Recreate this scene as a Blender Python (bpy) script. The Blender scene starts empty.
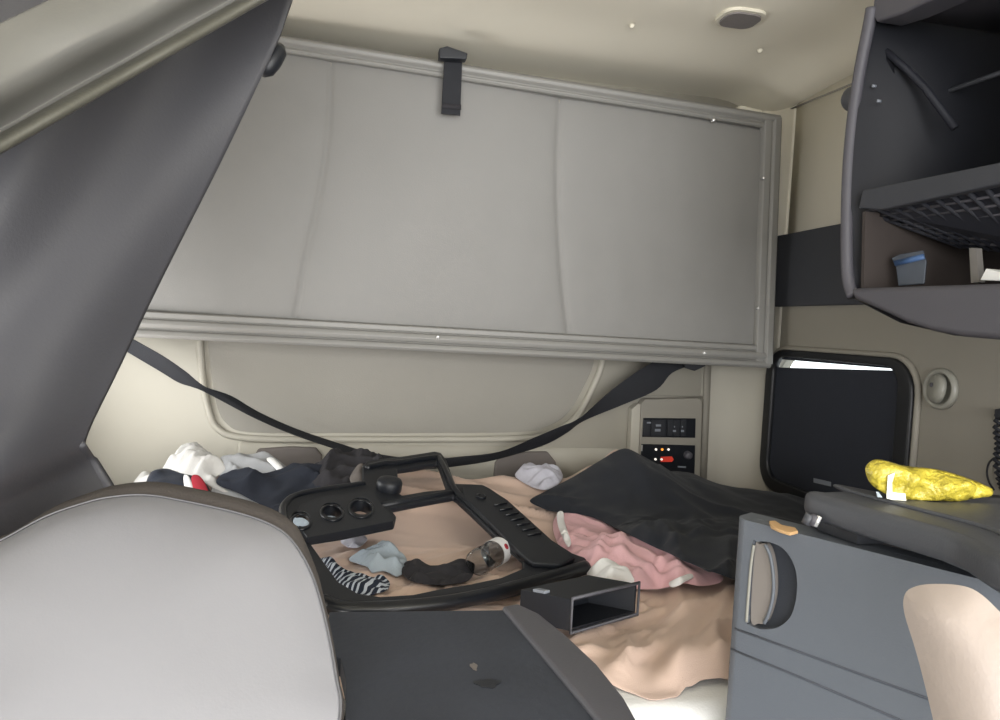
import bpy, bmesh, math, random
from math import sin, cos, radians, pi, exp, hypot
from mathutils import Vector, Matrix, noise
from mathutils.geometry import delaunay_2d_cdt

random.seed(7)
SC = bpy.context.scene
COL = SC.collection
V = Vector

# ------------------------------------------------------------------ camera
YAW, PITCH, ROLL, EYE, F = radians(11.5), radians(2.8), radians(3.0), V((0, 0, 1.25)), 720.0
fw = V((sin(YAW) * cos(PITCH), cos(YAW) * cos(PITCH), -sin(PITCH)))
r0 = V((cos(YAW), -sin(YAW), 0))
u0 = r0.cross(fw)
rt = cos(ROLL) * r0 + sin(ROLL) * u0
up = -sin(ROLL) * r0 + cos(ROLL) * u0
cd = bpy.data.cameras.new('camera')
cam = bpy.data.objects.new('camera', cd)
COL.objects.link(cam)
M3 = Matrix((rt, up, -fw)).transposed()
cam.matrix_world = Matrix.Translation(EYE) @ M3.to_4x4()
cd.sensor_fit = 'HORIZONTAL'
cd.sensor_width = 36
cd.lens = F / 1000 * 36
cd.clip_start = 0.02
SC.camera = cam


def ray(px, py):
    return fw + rt * ((px - 500) / F) + up * ((360 - py) / F)


def on_x(v, px, py):
    d = ray(px, py); return EYE + d * ((v - EYE.x) / d.x)


def on_y(v, px, py):
    d = ray(px, py); return EYE + d * ((v - EYE.y) / d.y)


def on_z(v, px, py):
    d = ray(px, py); return EYE + d * ((v - EYE.z) / d.z)


def at_d(dist, px, py):
    return EYE + ray(px, py) * dist


def on_plane(p, n, px, py):
    d = ray(px, py); return EYE + d * ((p - EYE).dot(n) / d.dot(n))


# ------------------------------------------------------------------ materials
def lin(c):
    if isinstance(c, str):
        c = [int(c[i:i + 2], 16) / 255 for i in (0, 2, 4)]
    return tuple((x / 12.92 if x <= .04045 else ((x + .055) / 1.055) ** 2.4) for x in c) + (1,)


def mat(name, col, rough=.6, var=.12, vscale=6, bump=.0, bscale=200, sheen=0, metal=0, spec=.5, coat=0, trans=0, emit=None, estr=0, dist=.002):
    m = bpy.data.materials.new(name)
    m.use_nodes = True
    nt = m.node_tree
    b = nt.nodes['Principled BSDF']
    c = lin(col)
    b.inputs['Roughness'].default_value = rough
    b.inputs['Metallic'].default_value = metal
    b.inputs['Specular IOR Level'].default_value = spec
    b.inputs['Sheen Weight'].default_value = sheen
    b.inputs['Coat Weight'].default_value = coat
    b.inputs['Transmission Weight'].default_value = trans
    if emit:
        b.inputs['Emission Color'].default_value = lin(emit)
        b.inputs['Emission Strength'].default_value = estr
    tc = nt.nodes.new('ShaderNodeTexCoord')
    n = nt.nodes.new('ShaderNodeTexNoise')
    n.inputs['Scale'].default_value = vscale
    n.inputs['Detail'].default_value = 5
    nt.links.new(tc.outputs['Object'], n.inputs['Vector'])
    mx = nt.nodes.new('ShaderNodeMix'); mx.data_type = 'RGBA'
    mx.inputs[6].default_value = tuple(x * (1 - var) for x in c[:3]) + (1,)
    mx.inputs[7].default_value = tuple(min(1, x * (1 + var)) for x in c[:3]) + (1,)
    nt.links.new(n.outputs['Fac'], mx.inputs[0])
    nt.links.new(mx.outputs[2], b.inputs['Base Color'])
    if bump:
        n2 = nt.nodes.new('ShaderNodeTexNoise')
        n2.inputs['Scale'].default_value = bscale
        n2.inputs['Detail'].default_value = 3
        nt.links.new(tc.outputs['Object'], n2.inputs['Vector'])
        bp = nt.nodes.new('ShaderNodeBump')
        bp.inputs['Strength'].default_value = bump
        bp.inputs['Distance'].default_value = dist
        nt.links.new(n2.outputs['Fac'], bp.inputs['Height'])
        nt.links.new(bp.outputs[0], b.inputs['Normal'])
    return m


def stripes(name, c1, c2, scale, direction=(1, 0, 0), thr=.5, rough=.85, jag=.6):
    m = mat(name, c1, rough)
    nt = m.node_tree
    b = nt.nodes['Principled BSDF']
    tc = nt.nodes.new('ShaderNodeTexCoord')
    mp = nt.nodes.new('ShaderNodeMapping')
    mp.inputs['Rotation'].default_value = direction
    w = nt.nodes.new('ShaderNodeTexWave')
    w.inputs['Scale'].default_value = scale
    w.inputs['Distortion'].default_value = jag
    rp = nt.nodes.new('ShaderNodeValToRGB')
    rp.color_ramp.interpolation = 'CONSTANT'
    rp.color_ramp.elements[0].color = lin(c1)
    rp.color_ramp.elements[1].position = thr
    rp.color_ramp.elements[1].color = lin(c2)
    nt.links.new(tc.outputs['Object'], mp.inputs[0])
    nt.links.new(mp.outputs[0], w.inputs['Vector'])
    nt.links.new(w.outputs['Fac'], rp.inputs[0])
    nt.links.new(rp.outputs[0], b.inputs['Base Color'])
    return m


MAT = dict(
    ceiling=mat('ceiling_fabric', 'e9e4d4', .9, .05, 3, .25, 500),
    wall_up=mat('wall_fabric', 'efe9d8', .9, .05, 3, .2, 400),
    wall=mat('wall_plastic', 'aeaa9e', .6, .04, 4, .15, 600),
    wall_r=mat('wall_taupe_plastic', '8a867c', .6, .05, 4, .15, 600),
    recess=mat('recess_fabric', '8e8b83', .85, .05, 5, .3, 300),
    floor=mat('floor_rubber', '6c6a68', .8, .2, 8, .3, 90),
    bunk=mat('bunk_vinyl', '7f7e7b', .62, .05, 5, .18, 350),
    alu=mat('bunk_rail_paint', '82817d', .5, .03, 5),
    black=mat('black_plastic', '1a1d23', .45, .15, 12, .15, 700),
    blackgloss=mat('black_glossy_plastic', '15181e', .3, .1, 9),
    web=mat('black_webbing', '191b21', .75, .15, 40, .5, 900),
    curtain=mat('curtain_vinyl', '424246', .55, .08, 4, .15, 260),
    silver=mat('light_vinyl', '686763', .24, .06, 6, .1, 200, spec=.6),
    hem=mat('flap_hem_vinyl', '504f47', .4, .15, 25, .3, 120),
    seat=mat('seat_leather', '838387', .5, .04, 5, .07, 420),
    seatside=mat('seat_side_cloth', '45403d', .8, .06, 8, .3, 300),
    pipe=mat('seat_piping', '5e5e61', .5, .05, 30),
    beige=mat('beige_leather', '958a82', .5, .04, 5, .15, 300),
    locker=mat('locker_mat', '31353e', .8, .3, 14, .4, 120),
    lockertrim=mat('locker_trim', '54545a', .55, .08, 10, .2, 300),
    cab=mat('cabinet_grey', '5e636a', .5, .05, 6, .2, 500),
    cabdark=mat('cabinet_dark_grey', '4c5058', .5, .05, 6, .2, 500),
    handle=mat('handle_taupe', '837d78', .5, .04, 9),
    lid=mat('lid_charcoal', '45474c', .5, .08, 8, .15, 400),
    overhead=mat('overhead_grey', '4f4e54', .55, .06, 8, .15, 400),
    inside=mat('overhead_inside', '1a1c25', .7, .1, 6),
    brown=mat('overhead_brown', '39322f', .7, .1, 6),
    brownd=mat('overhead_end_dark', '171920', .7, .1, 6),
    band=mat('wall_band_dark', '36383e', .7, .08, 8, .2, 400),
    shade=mat('window_shade', '20242e', .8, .1, 20, .2, 300),
    gasket=mat('window_rubber', '101216', .45, .1, 12),
    tan=mat('tan_sheet', 'd6bcac', .9, .06, 5, .25, 700, sheen=.15),
    white=mat('white_cotton', 'eeeeee', .9, .03, 6, .3, 300),
    mattress=mat('mattress_white', 'f2f2f0', .9, .03, 6, .3, 200),
    blanket=mat('black_cotton', '1b1f27', .95, .1, 6, .3, 500, sheen=.06),
    pink=mat('pink_cotton', 'dcb0b5', .95, .05, 8, .3, 600, sheen=.15),
    grey=mat('grey_jersey', 'a3a5a8', .95, .08, 30, .4, 500),
    lgrey=mat('light_grey_jersey', 'c6c5c2', .95, .06, 30, .4, 500),
    navy=mat('navy_cotton', '1d222d', .95, .1, 10, .3, 500),
    red=mat('red_cotton', 'a32433', .9, .08, 10, .3, 500),
    blue=mat('pale_blue_cotton', 'a4b0ba', .95, .06, 10, .3, 500),
    lav=mat('lavender_print', 'b9b9c4', .95, .2, 60, .3, 500),
    charcoal=mat('charcoal_cotton', '2c2b2f', .95, .12, 12, .3, 500),
    greyleather=mat('grey_taupe_cloth', '6d6763', .8, .08, 12),
    striped=stripes('navy_white_stripes', '1b2334', 'b4bcc6', 30, (0, 0, .7), .68, jag=4),
    yellow=mat('yellow_film', 'b3a43a', .34, .3, 26, .9, 55, spec=.5, coat=.15, dist=.012),
    whitefilm=mat('white_film', 'e6e6dc', .3, .06, 10),
    led_w=mat('indicator_white', 'ffffff', .4, emit='fff4e6', estr=.8),
    led_o=mat('indicator_amber', 'ff9a3a', .4, emit='ffa040', estr=1.2),
    led_r=mat('indicator_red', 'c2392b', .4, emit='c2301f', estr=.35),
    mark=mat('panel_marking', '7d828a', .5),
    lampw=mat('lamp_white_plastic', 'd5d0bf', .5, .04, 8),
    lampg=mat('lamp_grille', '76716f', .6, .1, 90, .4, 300),
    screw=mat('bright_screw', 'e8e8e6', .25, metal=.6),
    knob=mat('vent_plastic', '8d8c83', .4, .05, 8),
    brass=mat('tan_latch', 'c9a374', .4, .1, 30),
    clear=mat('clear_plastic', 'f4f8fb', .03, .0, 5, trans=1),
    bottleband=mat('bottle_label_white', 'e9e9ea', .5, .05, 20),
    bag=mat('clear_blue_bag', '59606b', .25, .2, 30, trans=.2),
    bagblue=mat('bag_blue_zip', '44618c', .4, .1, 20),
    paper=mat('white_paper', 'f2f2f0', .8, .02, 9),
    strip=mat('divider_edge', '8b8782', .5),
)
mg = bpy.data.materials.new('window_glass'); mg.use_nodes = True
_b = mg.node_tree.nodes['Principled BSDF']
_b.inputs['Base Color'].default_value = (.95, 1, .98, 1); _b.inputs['Roughness'].default_value = .02
_b.inputs['Transmission Weight'].default_value = 1; _b.inputs['IOR'].default_value = 1.03
MAT['glass'] = mg
MAT['clear'].node_tree.nodes['Principled BSDF'].inputs['IOR'].default_value = 1.42

# ------------------------------------------------------------------ building helpers
ORG = {}


def tag(o, label=None, cat=None, group=None, kind=None):
    for k, v in (('label', label), ('category', cat), ('group', group), ('kind', kind)):
        if v: o[k] = v
    return o


def thing(name, label, cat, loc, group=None):
    o = bpy.data.objects.new(name, None)
    COL.objects.link(o)
    o.empty_display_size = .05
    o.location = loc
    ORG[o.name] = V(loc)
    return tag(o, label, cat, group)


def obj(name, geo, m, parent=None, smooth=True, bevel=0, bseg=3, subsurf=0, solid=0, soff=0, angle=40, loc=None):
    """geo = (verts, faces) in world metres -> ONE mesh object."""
    vs, fs = geo
    if parent is not None:
        o0 = ORG[parent.name]
    else:
        o0 = V(loc) if loc is not None else sum((V(v) for v in vs), V()) / len(vs)
    me = bpy.data.meshes.new(name)
    me.from_pydata([tuple(V(v) - o0) for v in vs], [], fs)
    bm = bmesh.new(); bm.from_mesh(me)
    bmesh.ops.remove_doubles(bm, verts=bm.verts, dist=1e-6)
    bmesh.ops.recalc_face_normals(bm, faces=bm.faces)
    bm.to_mesh(me); bm.free()
    me.materials.append(m)
    o = bpy.data.objects.new(name, me)
    COL.objects.link(o)
    ORG[o.name] = o0
    if parent is not None:
        o.parent = parent
    else:
        o.location = o0
    if solid:
        md = o.modifiers.new('solid', 'SOLIDIFY'); md.thickness = solid; md.offset = soff
    if bevel:
        md = o.modifiers.new('bevel', 'BEVEL'); md.width = bevel; md.segments = bseg
        md.limit_method = 'ANGLE'; md.angle_limit = radians(angle)
        md.harden_normals = False
    if subsurf:
        md = o.modifiers.new('sub', 'SUBSURF'); md.levels = md.render_levels = subsurf
    if smooth:
        me.polygons.foreach_set('use_smooth', [True] * len(me.polygons))
        if bevel or solid:
            md = o.modifiers.new('wn', 'WEIGHTED_NORMAL'); md.keep_sharp = True
    return o


def join(*gs):
    vs, fs = [], []
    for a, b in gs:
        k = len(vs); vs += list(a); fs += [tuple(i + k for i in f) for f in b]
    return vs, fs


def box(o, ex, ey, ez):
    o, ex, ey, ez = map(V, (o, ex, ey, ez))
    vs = [o + ex * a + ey * b + ez * c for c in (0, 1) for b in (0, 1) for a in (0, 1)]
    return vs, [(0, 2, 3, 1), (4, 5, 7, 6), (0, 1, 5, 4), (2, 6, 7, 3), (0, 4, 6, 2), (1, 3, 7, 5)]


def abox(x0, x1, y0, y1, z0, z1):
    return box((x0, y0, z0), (x1 - x0, 0, 0), (0, y1 - y0, 0), (0, 0, z1 - z0))


def prism(pts, ext):
    """polygon (coplanar-ish 3D points) extruded by vector ext."""
    n = len(pts); ext = V(ext)
    vs = [V(p) for p in pts] + [V(p) + ext for p in pts]
    fs = [tuple(range(n)), tuple(range(2 * n - 1, n - 1, -1))] + [(i, (i + 1) % n, (i + 1) % n + n, i + n) for i in range(n)]
    return vs, fs


def catmull(pts, n=6, closed=False):
    """pts: list of equal-length tuples -> smoothed list"""
    P = [tuple(p) for p in pts]
    out = []
    m = len(P)
    rng = range(m) if closed else range(m - 1)
    for i in rng:
        p0 = P[(i - 1) % m] if closed or i > 0 else P[0]
        p1 = P[i]; p2 = P[(i + 1) % m]
        p3 = P[(i + 2) % m] if closed or i + 2 < m else P[-1]
        for k in range(n):
            t = k / n
            out.append(tuple(.5 * (2 * b + (c - a) * t + (2 * a - 5 * b + 4 * c - d) * t * t + (3 * b - a - 3 * c + d) * t ** 3)
                             for a, b, c, d in zip(p0, p1, p2, p3)))
    if not closed:
        out.append(P[-1])
    return out


def tube(path, r, sides=10, closed=False, flat=1.0, upv=V((0, 0, 1))):
    path = [V(p) for p in path]
    n = len(path); vs = []; fs = []; prev = None
    for i, p in enumerate(path):
        a = path[(i - 1) % n] if closed or i > 0 else path[0]
        b = path[(i + 1) % n] if closed or i < n - 1 else path[-1]
        t = (b - a).normalized()
        s = prev - t * prev.dot(t) if prev is not None else t.cross(upv)
        if s.length < 1e-4: s = t.cross(V((1, 0, 0)))
        s.normalize(); w = s.cross(t); prev = s
        rr = r[i] if isinstance(r, (list, tuple)) else r
        for k in range(sides):
            ang = 2 * pi * k / sides
            vs.append(p + s * (cos(ang) * rr) + w * (sin(ang) * rr * flat))
    for i in range(n if closed else n - 1):
        j = (i + 1) % n
        for k in range(sides):
            l = (k + 1) % sides
            fs.append((i * sides + k, i * sides + l, j * sides + l, j * sides + k))
    if not closed:
        fs += [tuple(range(sides - 1, -1, -1)), tuple((n - 1) * sides + k for k in range(sides))]
    return vs, fs


def lathe(prof, o, axis, sides=32, cap=True):
    """prof [(r, h)] around axis from o."""
    axis = V(axis).normalized(); o = V(o)
    s = axis.orthogonal().normalized(); w = axis.cross(s)
    vs = []; fs = []
    for r, h in prof:
        for k in range(sides):
            a = 2 * pi * k / sides
            vs.append(o + axis * h + (s * cos(a) + w * sin(a)) * r)
    for i in range(len(prof) - 1):
        for k in range(sides):
            l = (k + 1) % sides
            fs.append((i * sides + k, i * sides + l, (i + 1) * sides + l, (i + 1) * sides + k))
    if cap:
        fs += [tuple(range(sides)), tuple((len(prof) - 1) * sides + k for k in range(sides))]
    return vs, fs


def sweep(prof, p0, p1, a, b):
    """profile [(u,v)] (u along a, v along b) swept from p0 to p1, capped."""
    p0, p1, a, b = map(V, (p0, p1, a, b))
    n = len(prof)
    vs = [p0 + a * u + b * v for u, v in prof] + [p1 + a * u + b * v for u, v in prof]
    fs = [tuple(range(n)), tuple(range(2 * n - 1, n - 1, -1))] + [(i, (i + 1) % n, (i + 1) % n + n, i + n) for i in range(n)]
    return vs, fs


def inpoly(x, y, P):
    c = False; n = len(P); j = n - 1
    for i in range(n):
        xi, yi = P[i]; xj, yj = P[j]
        if (yi > y) != (yj > y) and x < (xj - xi) * (y - yi) / (yj - yi) + xi:
            c = not c
        j = i
    return c


def edist(x, y, P):
    d = 1e9; n = len(P)
    for i in range(n):
        ax, ay = P[i]; bx, by = P[(i + 1) % n]
        dx, dy = bx - ax, by - ay
        L = dx * dx + dy * dy
        t = max(0, min(1, ((x - ax) * dx + (y - ay) * dy) / L)) if L else 0
        d = min(d, hypot(x - ax - t * dx, y - ay - t * dy))
    return d


def fill2d(outer, holes=(), res=None):
    """triangulate a 2-D polygon with holes and optional inner grid -> (pts, tris)"""
    pts = []; edges = []
    for L in [outer] + list(holes):
        k = len(pts); pts += [V(p[:2]) for p in L]
        edges += [(k + i, k + (i + 1) % len(L)) for i in range(len(L))]
    if res:
        xs = [p[0] for p in outer]; ys = [p[1] for p in outer]
        y = min(ys) + res / 2; row = 0
        while y < max(ys):
            x = min(xs) + res / 2 + (res / 2 if row % 2 else 0)
            while x < max(xs):
                if inpoly(x, y, outer) and edist(x, y, outer) > res * .45 and not any(inpoly(x, y, h) or edist(x, y, h) < res * .45 for h in holes):
                    pts.append(V((x, y)))
                x += res
            y += res * .87; row += 1
    r = delaunay_2d_cdt(pts, edges, [], 0, 1e-7)
    o2 = [(p.x, p.y) for p in r[0]]
    tris = []
    for f in r[2]:
        cx = sum(o2[i][0] for i in f) / len(f); cy = sum(o2[i][1] for i in f) / len(f)
        if inpoly(cx, cy, outer) and not any(inpoly(cx, cy, h) for h in holes):
            tris.append(tuple(f))
    return o2, tris


def plate(outer, holes, fn, res=None):
    """2-D shape with holes mapped to 3-D by fn."""
    p, t = fill2d(outer, holes, res)
    return [fn(x, y) for x, y in p], t


def rrect(x0, x1, y0, y1, r, n=6):
    out = []
    for cx, cy, a in ((x1 - r, y1 - r, 0), (x0 + r, y1 - r, 90), (x0 + r, y0 + r, 180), (x1 - r, y0 + r, 270)):
        for k in range(n + 1):
            q = radians(a + 90 * k / n)
            out.append((cx + r * cos(q), cy + r * sin(q)))
    return out


def ellipse(cx, cy, rx, ry, n=24, rot=0):
    return [(cx + rx * cos(2 * pi * k / n) * cos(rot) - ry * sin(2 * pi * k / n) * sin(rot),
             cy + rx * cos(2 * pi * k / n) * sin(rot) + ry * sin(2 * pi * k / n) * cos(rot)) for k in range(n)]


def sm(a, b, x):
    t = max(0, min(1, (x - a) / (b - a))); return t * t * (3 - 2 * t)


def struct(name, geo, m, parent=None, **k):
    o = obj(name, geo, m, parent, **k)
    if parent is None: o['kind'] = 'structure'
    return o


# ------------------------------------------------------------------ room shell
XL, XR, YB, YF, ZC = -.85, 1.30, 2.20, -1.3, 2.02
struct('floor', abox(XL - .05, XR + .05, YF, YB + .05, -.05, 0), MAT['floor'])


def ceil_z(x, y):
    z = ZC
    z -= .05 * (1 - sm(0, .22, XR - x)) ** 2
    z -= .05 * (1 - sm(0, .22, x - XL)) ** 2
    z += .02 * sm(.1, .4, YB - y) * (1 - sm(.4, .62, YB - y)) * .5
    return z


vs, fs = [], []
NX, NY = 60, 70
for j in range(NY + 1):
    for i in range(NX + 1):
        x = XL - .05 + (XR - XL + .1) * i / NX; y = YF + (YB + .05 - YF) * j / NY
        vs.append((x, y, ceil_z(max(XL, min(XR, x)), min(y, YB))))
for j in range(NY):
    for i in range(NX):
        a = j * (NX + 1) + i
        fs.append((a, a + 1, a + NX + 2, a + NX + 1))
ceil = struct('ceiling', (vs, fs), MAT['ceiling'])
obj('roof_skin', abox(XL - .05, XR + .05, YF, YB + .05, ZC + .012, ZC + .06), MAT['ceiling'], ceil, smooth=False)
for px, py in ((632, 26), (760, 51)):
    p = on_z(ZC, px, py)
    obj('trim_button', lathe([(.0005, -.006), (.005, -.005), (.007, -.001), (.007, .004)], p, (0, 0, 1), 12), MAT['lampw'], ceil)

# walls
LW = rrect(1.475, 2.05, .86, 1.24, .07)
struct('wall_left', plate([(YF, 0), (YB + .05, 0), (YB + .05, ZC), (YF, ZC)], [LW], lambda y, z: V((XL - .025, y, z))), MAT['wall'], solid=.05, soff=0, smooth=False)
w2 = thing('window_2', None, None, (XL, 1.76, .86)); w2['kind'] = 'structure'
obj('window_frame', plate(rrect(1.455, 2.07, .84, 1.26, .085), [rrect(1.50, 2.025, .885, 1.215, .05)], lambda y, z: V((XL + .006, y, z))), MAT['gasket'], w2, solid=.02, soff=0, bevel=.005)
obj('window_pane', plate(LW, [], lambda y, z: V((XL - .02, y, z))), MAT['glass'], w2, solid=.004, smooth=False)
wb = struct('wall_back', abox(XL, XR, YB, YB + .05, 0, ZC), MAT['wall'])
# recessed bunk-tray panel on the back wall with a raised lip
pan = [(200, 300), (200, 340), (204, 386), (211, 417), (219, 429), (234, 436), (272, 439), (340, 439), (430, 439), (520, 438), (550, 433), (575, 418), (592, 388), (603, 357), (610, 300)]
P3 = [on_y(YB, *p) for p in catmull(pan, 5)]
obj('panel_lip', tube([p + V((0, -.004, 0)) for p in P3], .013, 10, flat=.8), MAT['wall'], wb)
pin = [(208, 300), (208, 342), (213, 386), (219, 412), (227, 424), (240, 431), (274, 433), (340, 433), (430, 433), (520, 432), (546, 427), (567, 414), (584, 386), (595, 357), (602, 300)]
obj('panel_cover', prism([on_y(YB - .004, *p) for p in catmull(pin, 5)], (0, .006, 0)), MAT['recess'], wb, smooth=False)
# ledge under the panel
lp = [(.01, -.03), (-.008, 0), (-.016, .02), (-.018, .04), (-.014, .06), (-.006, .074), (.01, .082)]
a0 = on_y(YB, 120, 475); zL = on_y(YB, 430, 470).z
obj('ledge', sweep(lp, (on_y(YB, 238, 450).x, YB, zL), (on_y(YB, 640, 450).x, YB, zL), (0, 1, 0), (0, 0, 1)), MAT['wall'], wb, bevel=.01)
# two storage pockets in the ledge
for q in ([(248, 490), (250, 463), (258, 449), (290, 447), (316, 448), (322, 455), (325, 490)],
          [(494, 490), (495, 463), (500, 456), (530, 452), (548, 452), (556, 462), (564, 490)]):
    pk = [on_y(YB - .024, *p) for p in q]
    obj('storage_pocket', prism(pk, (0, .026, 0)), MAT['greyleather'], wb, bevel=.006)

# right wall with an opening for the sleeper window
WY0, WY1, WZ0, WZ1 = 1.475, 2.05, .80, 1.20
hole = rrect(WY0, WY1, WZ0, WZ1, .07)
ZB0, ZB1 = 1.352, 1.575
g = plate([(YF, 0), (YB + .05, 0), (YB + .05, ZB0), (YF, ZB0)], [hole], lambda y, z: V((XR + .025, y, z)))
wr = struct('wall_right', g, MAT['wall_r'], solid=.05, soff=0, smooth=False)
obj('upper_lining', abox(XR, XR + .04, YF, YB + .05, ZB0, ZC), MAT['wall_up'], wr)
obj('dark_band', abox(XR - .012, XR + .01, 1.1, YB, ZB0, ZB1), MAT['band'], wr, bevel=.004)
obj('lining_seam', tube([on_x(XR, *p) for p in ((779, 114), (820, 97), (862, 80))], .003, 8), MAT['recess'], wr)
# fillet in the back right corner
R = .17
arc = [(XR - R + R * sin(radians(a)), YB - R + R * cos(radians(a))) for a in range(0, 91, 6)]
prof = [(XR, YB)] + arc[::-1]
t1 = struct('trim_1', prism([(x, y, .4) for x, y in prof], (0, 0, ZB0 - .4)), MAT['wall'])
obj('upper_corner', prism([(x, y, ZB0) for x, y in prof], (0, 0, ZC - .04 - ZB0)), MAT['wall_up'], t1)

# window: gasket ring, pane, pleated shade
wn = thing('window_1', None, None, (XR, (WY0 + WY1) / 2, WZ0)); wn['kind'] = 'structure'
ring_o = rrect(WY0 - .02, WY1 + .02, WZ0 - .02, WZ1 + .02, .085)
ring_i = rrect(WY0 + .028, WY1 - .022, WZ0 + .02, WZ1 - .002, .05)
obj('window_frame', plate(ring_o, [ring_i], lambda y, z: V((XR - .008, y, z))), MAT['gasket'], wn, solid=.022, soff=0, bevel=.006)
obj('window_rim', tube([V((XR - .004, y, z)) for y, z in rrect(WY0 - .025, WY1 + .025, WZ0 - .025, WZ1 + .025, .09)], .008, 8, True), MAT['wall_r'], wn)
obj('window_pane', plate(rrect(WY0, WY1, WZ0, WZ1, .07), [], lambda y, z: V((XR + .02, y, z))), MAT['glass'], wn, solid=.004, smooth=False)
s1, s2, s3, s4 = [on_x(XR - .004, *p) for p in ((781, 367.5), (896, 370.5), (783, 359), (896, 369))]
shade_top = [(s1.y, s1.z), (s2.y, s2.z)]
sh = [(WY1 - .005, WZ0), (WY1 - .005, s1.z + .0)] + shade_top + [(WY0 + .01, s2.z), (WY0 + .01, WZ0)]
obj('window_shade', plate(sh, [], lambda y, z: V((XR - .004, y, z)), .03), MAT['shade'], wn, solid=.004, smooth=False)
hb = [on_x(XR - .006, *p) for p in ((776, 354), (783, 359.5), (896, 369), (905, 370), (905, 358.5))]
obj('shade_headrail', prism(hb, (.01, 0, 0)), MAT['shade'], wn, smooth=False)
lb = [on_x(XR - .0066, *p) for p in ((813.5, 478), (831, 482), (831, 486.5), (813.5, 482.5))]
obj('shade_tag', prism(lb, (.002, 0, 0)), MAT['mark'], wn, smooth=False)

# ------------------------------------------------------------------ upper bunk
YU = 2.02
ub = thing('folded_upper_bunk', 'grey folded-up upper bunk with padded seamed panel against the back wall', 'bunk', on_y(YU, 470, 345))


def lnY(y, a, b, x):
    A, B = on_y(y, *a), on_y(y, *b)
    t = (x - A.x) / (B.x - A.x)
    return A + (B - A) * t


X0, X1 = -.80, 1.224
TL = lnY(YU, (285, 52), (760, 129), X0); TR = lnY(YU, (285, 52), (760, 129), 1.20)
BL = lnY(YU, (140, 312), (760, 352), X0); BR = lnY(YU, (140, 312), (760, 352), 1.215)
seam1 = catmull([(331, 60), (329, 130), (319, 200), (306, 260), (295, 322)], 8)
seam2 = catmull([(559, 100), (556, 160), (557, 220), (562, 290), (569, 345)], 8)


def seamx(s):
    return [(p.z, p.x) for p in (on_y(YU, *q) for q in s)]


S1, S2 = seamx(seam1), seamx(seam2)


def interp(S, z):
    S = sorted(S)
    if z <= S[0][0]: return S[0][1]
    for (a, b), (c, d) in zip(S, S[1:]):
        if z <= c: return b + (d - b) * (z - a) / (c - a)
    return S[-1][1]


vs, fs = [], []
NX, NY = 330, 60
for j in range(NY + 1):
    for i in range(NX + 1):
        s, t = i / NX, j / NY
        p = (BL * (1 - s) + BR * s) * (1 - t) + (TL * (1 - s) + TR * s) * t
        d = min(abs(p.x - interp(S1, p.z)), abs(p.x - interp(S2, p.z)))
        e = min(t, 1 - t) * .7
        puff = .005 * (1 - exp(-d / .05)) + .006 * (1 - exp(-d / .006)) + .008 * (1 - exp(-e / .04))
        puff += .004 * noise.noise(V((p.x * 3, p.z * 3, 2))) + .0012 * noise.noise(V((p.x * 14, p.z * 14, 7)))
        vs.append(p + V((0, -puff, 0)))
for j in range(NY):
    for i in range(NX):
        a = j * (NX + 1) + i
        fs.append((a, a + 1, a + NX + 2, a + NX + 1))
obj('padded_panel', (vs, fs), MAT['bunk'], ub, solid=.03, soff=-1)
for sq in (seam1, seam2):
    obj('seam_cord', tube([on_y(YU, *q) + V((0, -.0005, 0)) for q in sq], .0042, 8), MAT['recess'], ub)
# top rail: round extrusion
tA, tB = lnY(YU, (285, 47), (772, 124), X0), lnY(YU, (285, 47), (772, 124), X1)
rd = (tB - tA).normalized(); rn = rd.cross(V((0, 1, 0))).normalized()
if rn.z < 0: rn = -rn
prof = [(-.025, -.022), (-.031, -.014), (-.025, -.008), (-.036, 0), (-.038, .01), (-.03, .019), (-.015, .022), (.02, .022), (.02, -.022)]
obj('top_rail', sweep(prof, tA, tB, (0, 1, 0), rn), MAT['alu'], ub, bevel=.003)
bA, bB = lnY(YU, (140, 323), (766, 356), X0), lnY(YU, (140, 323), (766, 356), 1.246)
rd = (bB - bA).normalized(); rn = rd.cross(V((0, 1, 0))).normalized()
if rn.z < 0: rn = -rn
prof = [(-.02, .034), (-.03, .03), (-.03, .017), (-.024, .014), (-.034, .010), (-.038, 0), (-.034, -.010), (-.026, -.014), (-.036, -.018), (-.04, -.028), (-.034, -.036), (.02, -.036), (.02, .034)]
obj('bottom_rail', sweep(prof, bA, bB, (0, 1, 0), rn), MAT['alu'], ub, bevel=.003)
sA, sB = on_y(YU, 766, 120), on_y(YU, 757, 364)
sx = (on_y(YU, 776, 240) - on_y(YU, 756, 240))
prof = [(-.006, -.02), (.0, -.032), (.02, -.034), (.024, -.03), (.03, -.038), (.05, -.036), (.056, -.028), (.056, .02), (-.006, .02)]
xs = sx.normalized()
obj('side_rail', sweep([(u - .02, v) for u, v in prof], sA, sB, xs, (0, 1, 0)), MAT['alu'], ub, bevel=.003)
for q in ((714, 120), (764, 178), (759, 308), (705, 353), (438, 337)):
    p = on_y(YU - .043, *q)
    obj('screw', lathe([(.0035, -.002), (.005, .0), (.005, .012)], p, (0, 1, 0), 12), MAT['screw'], ub)

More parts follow.
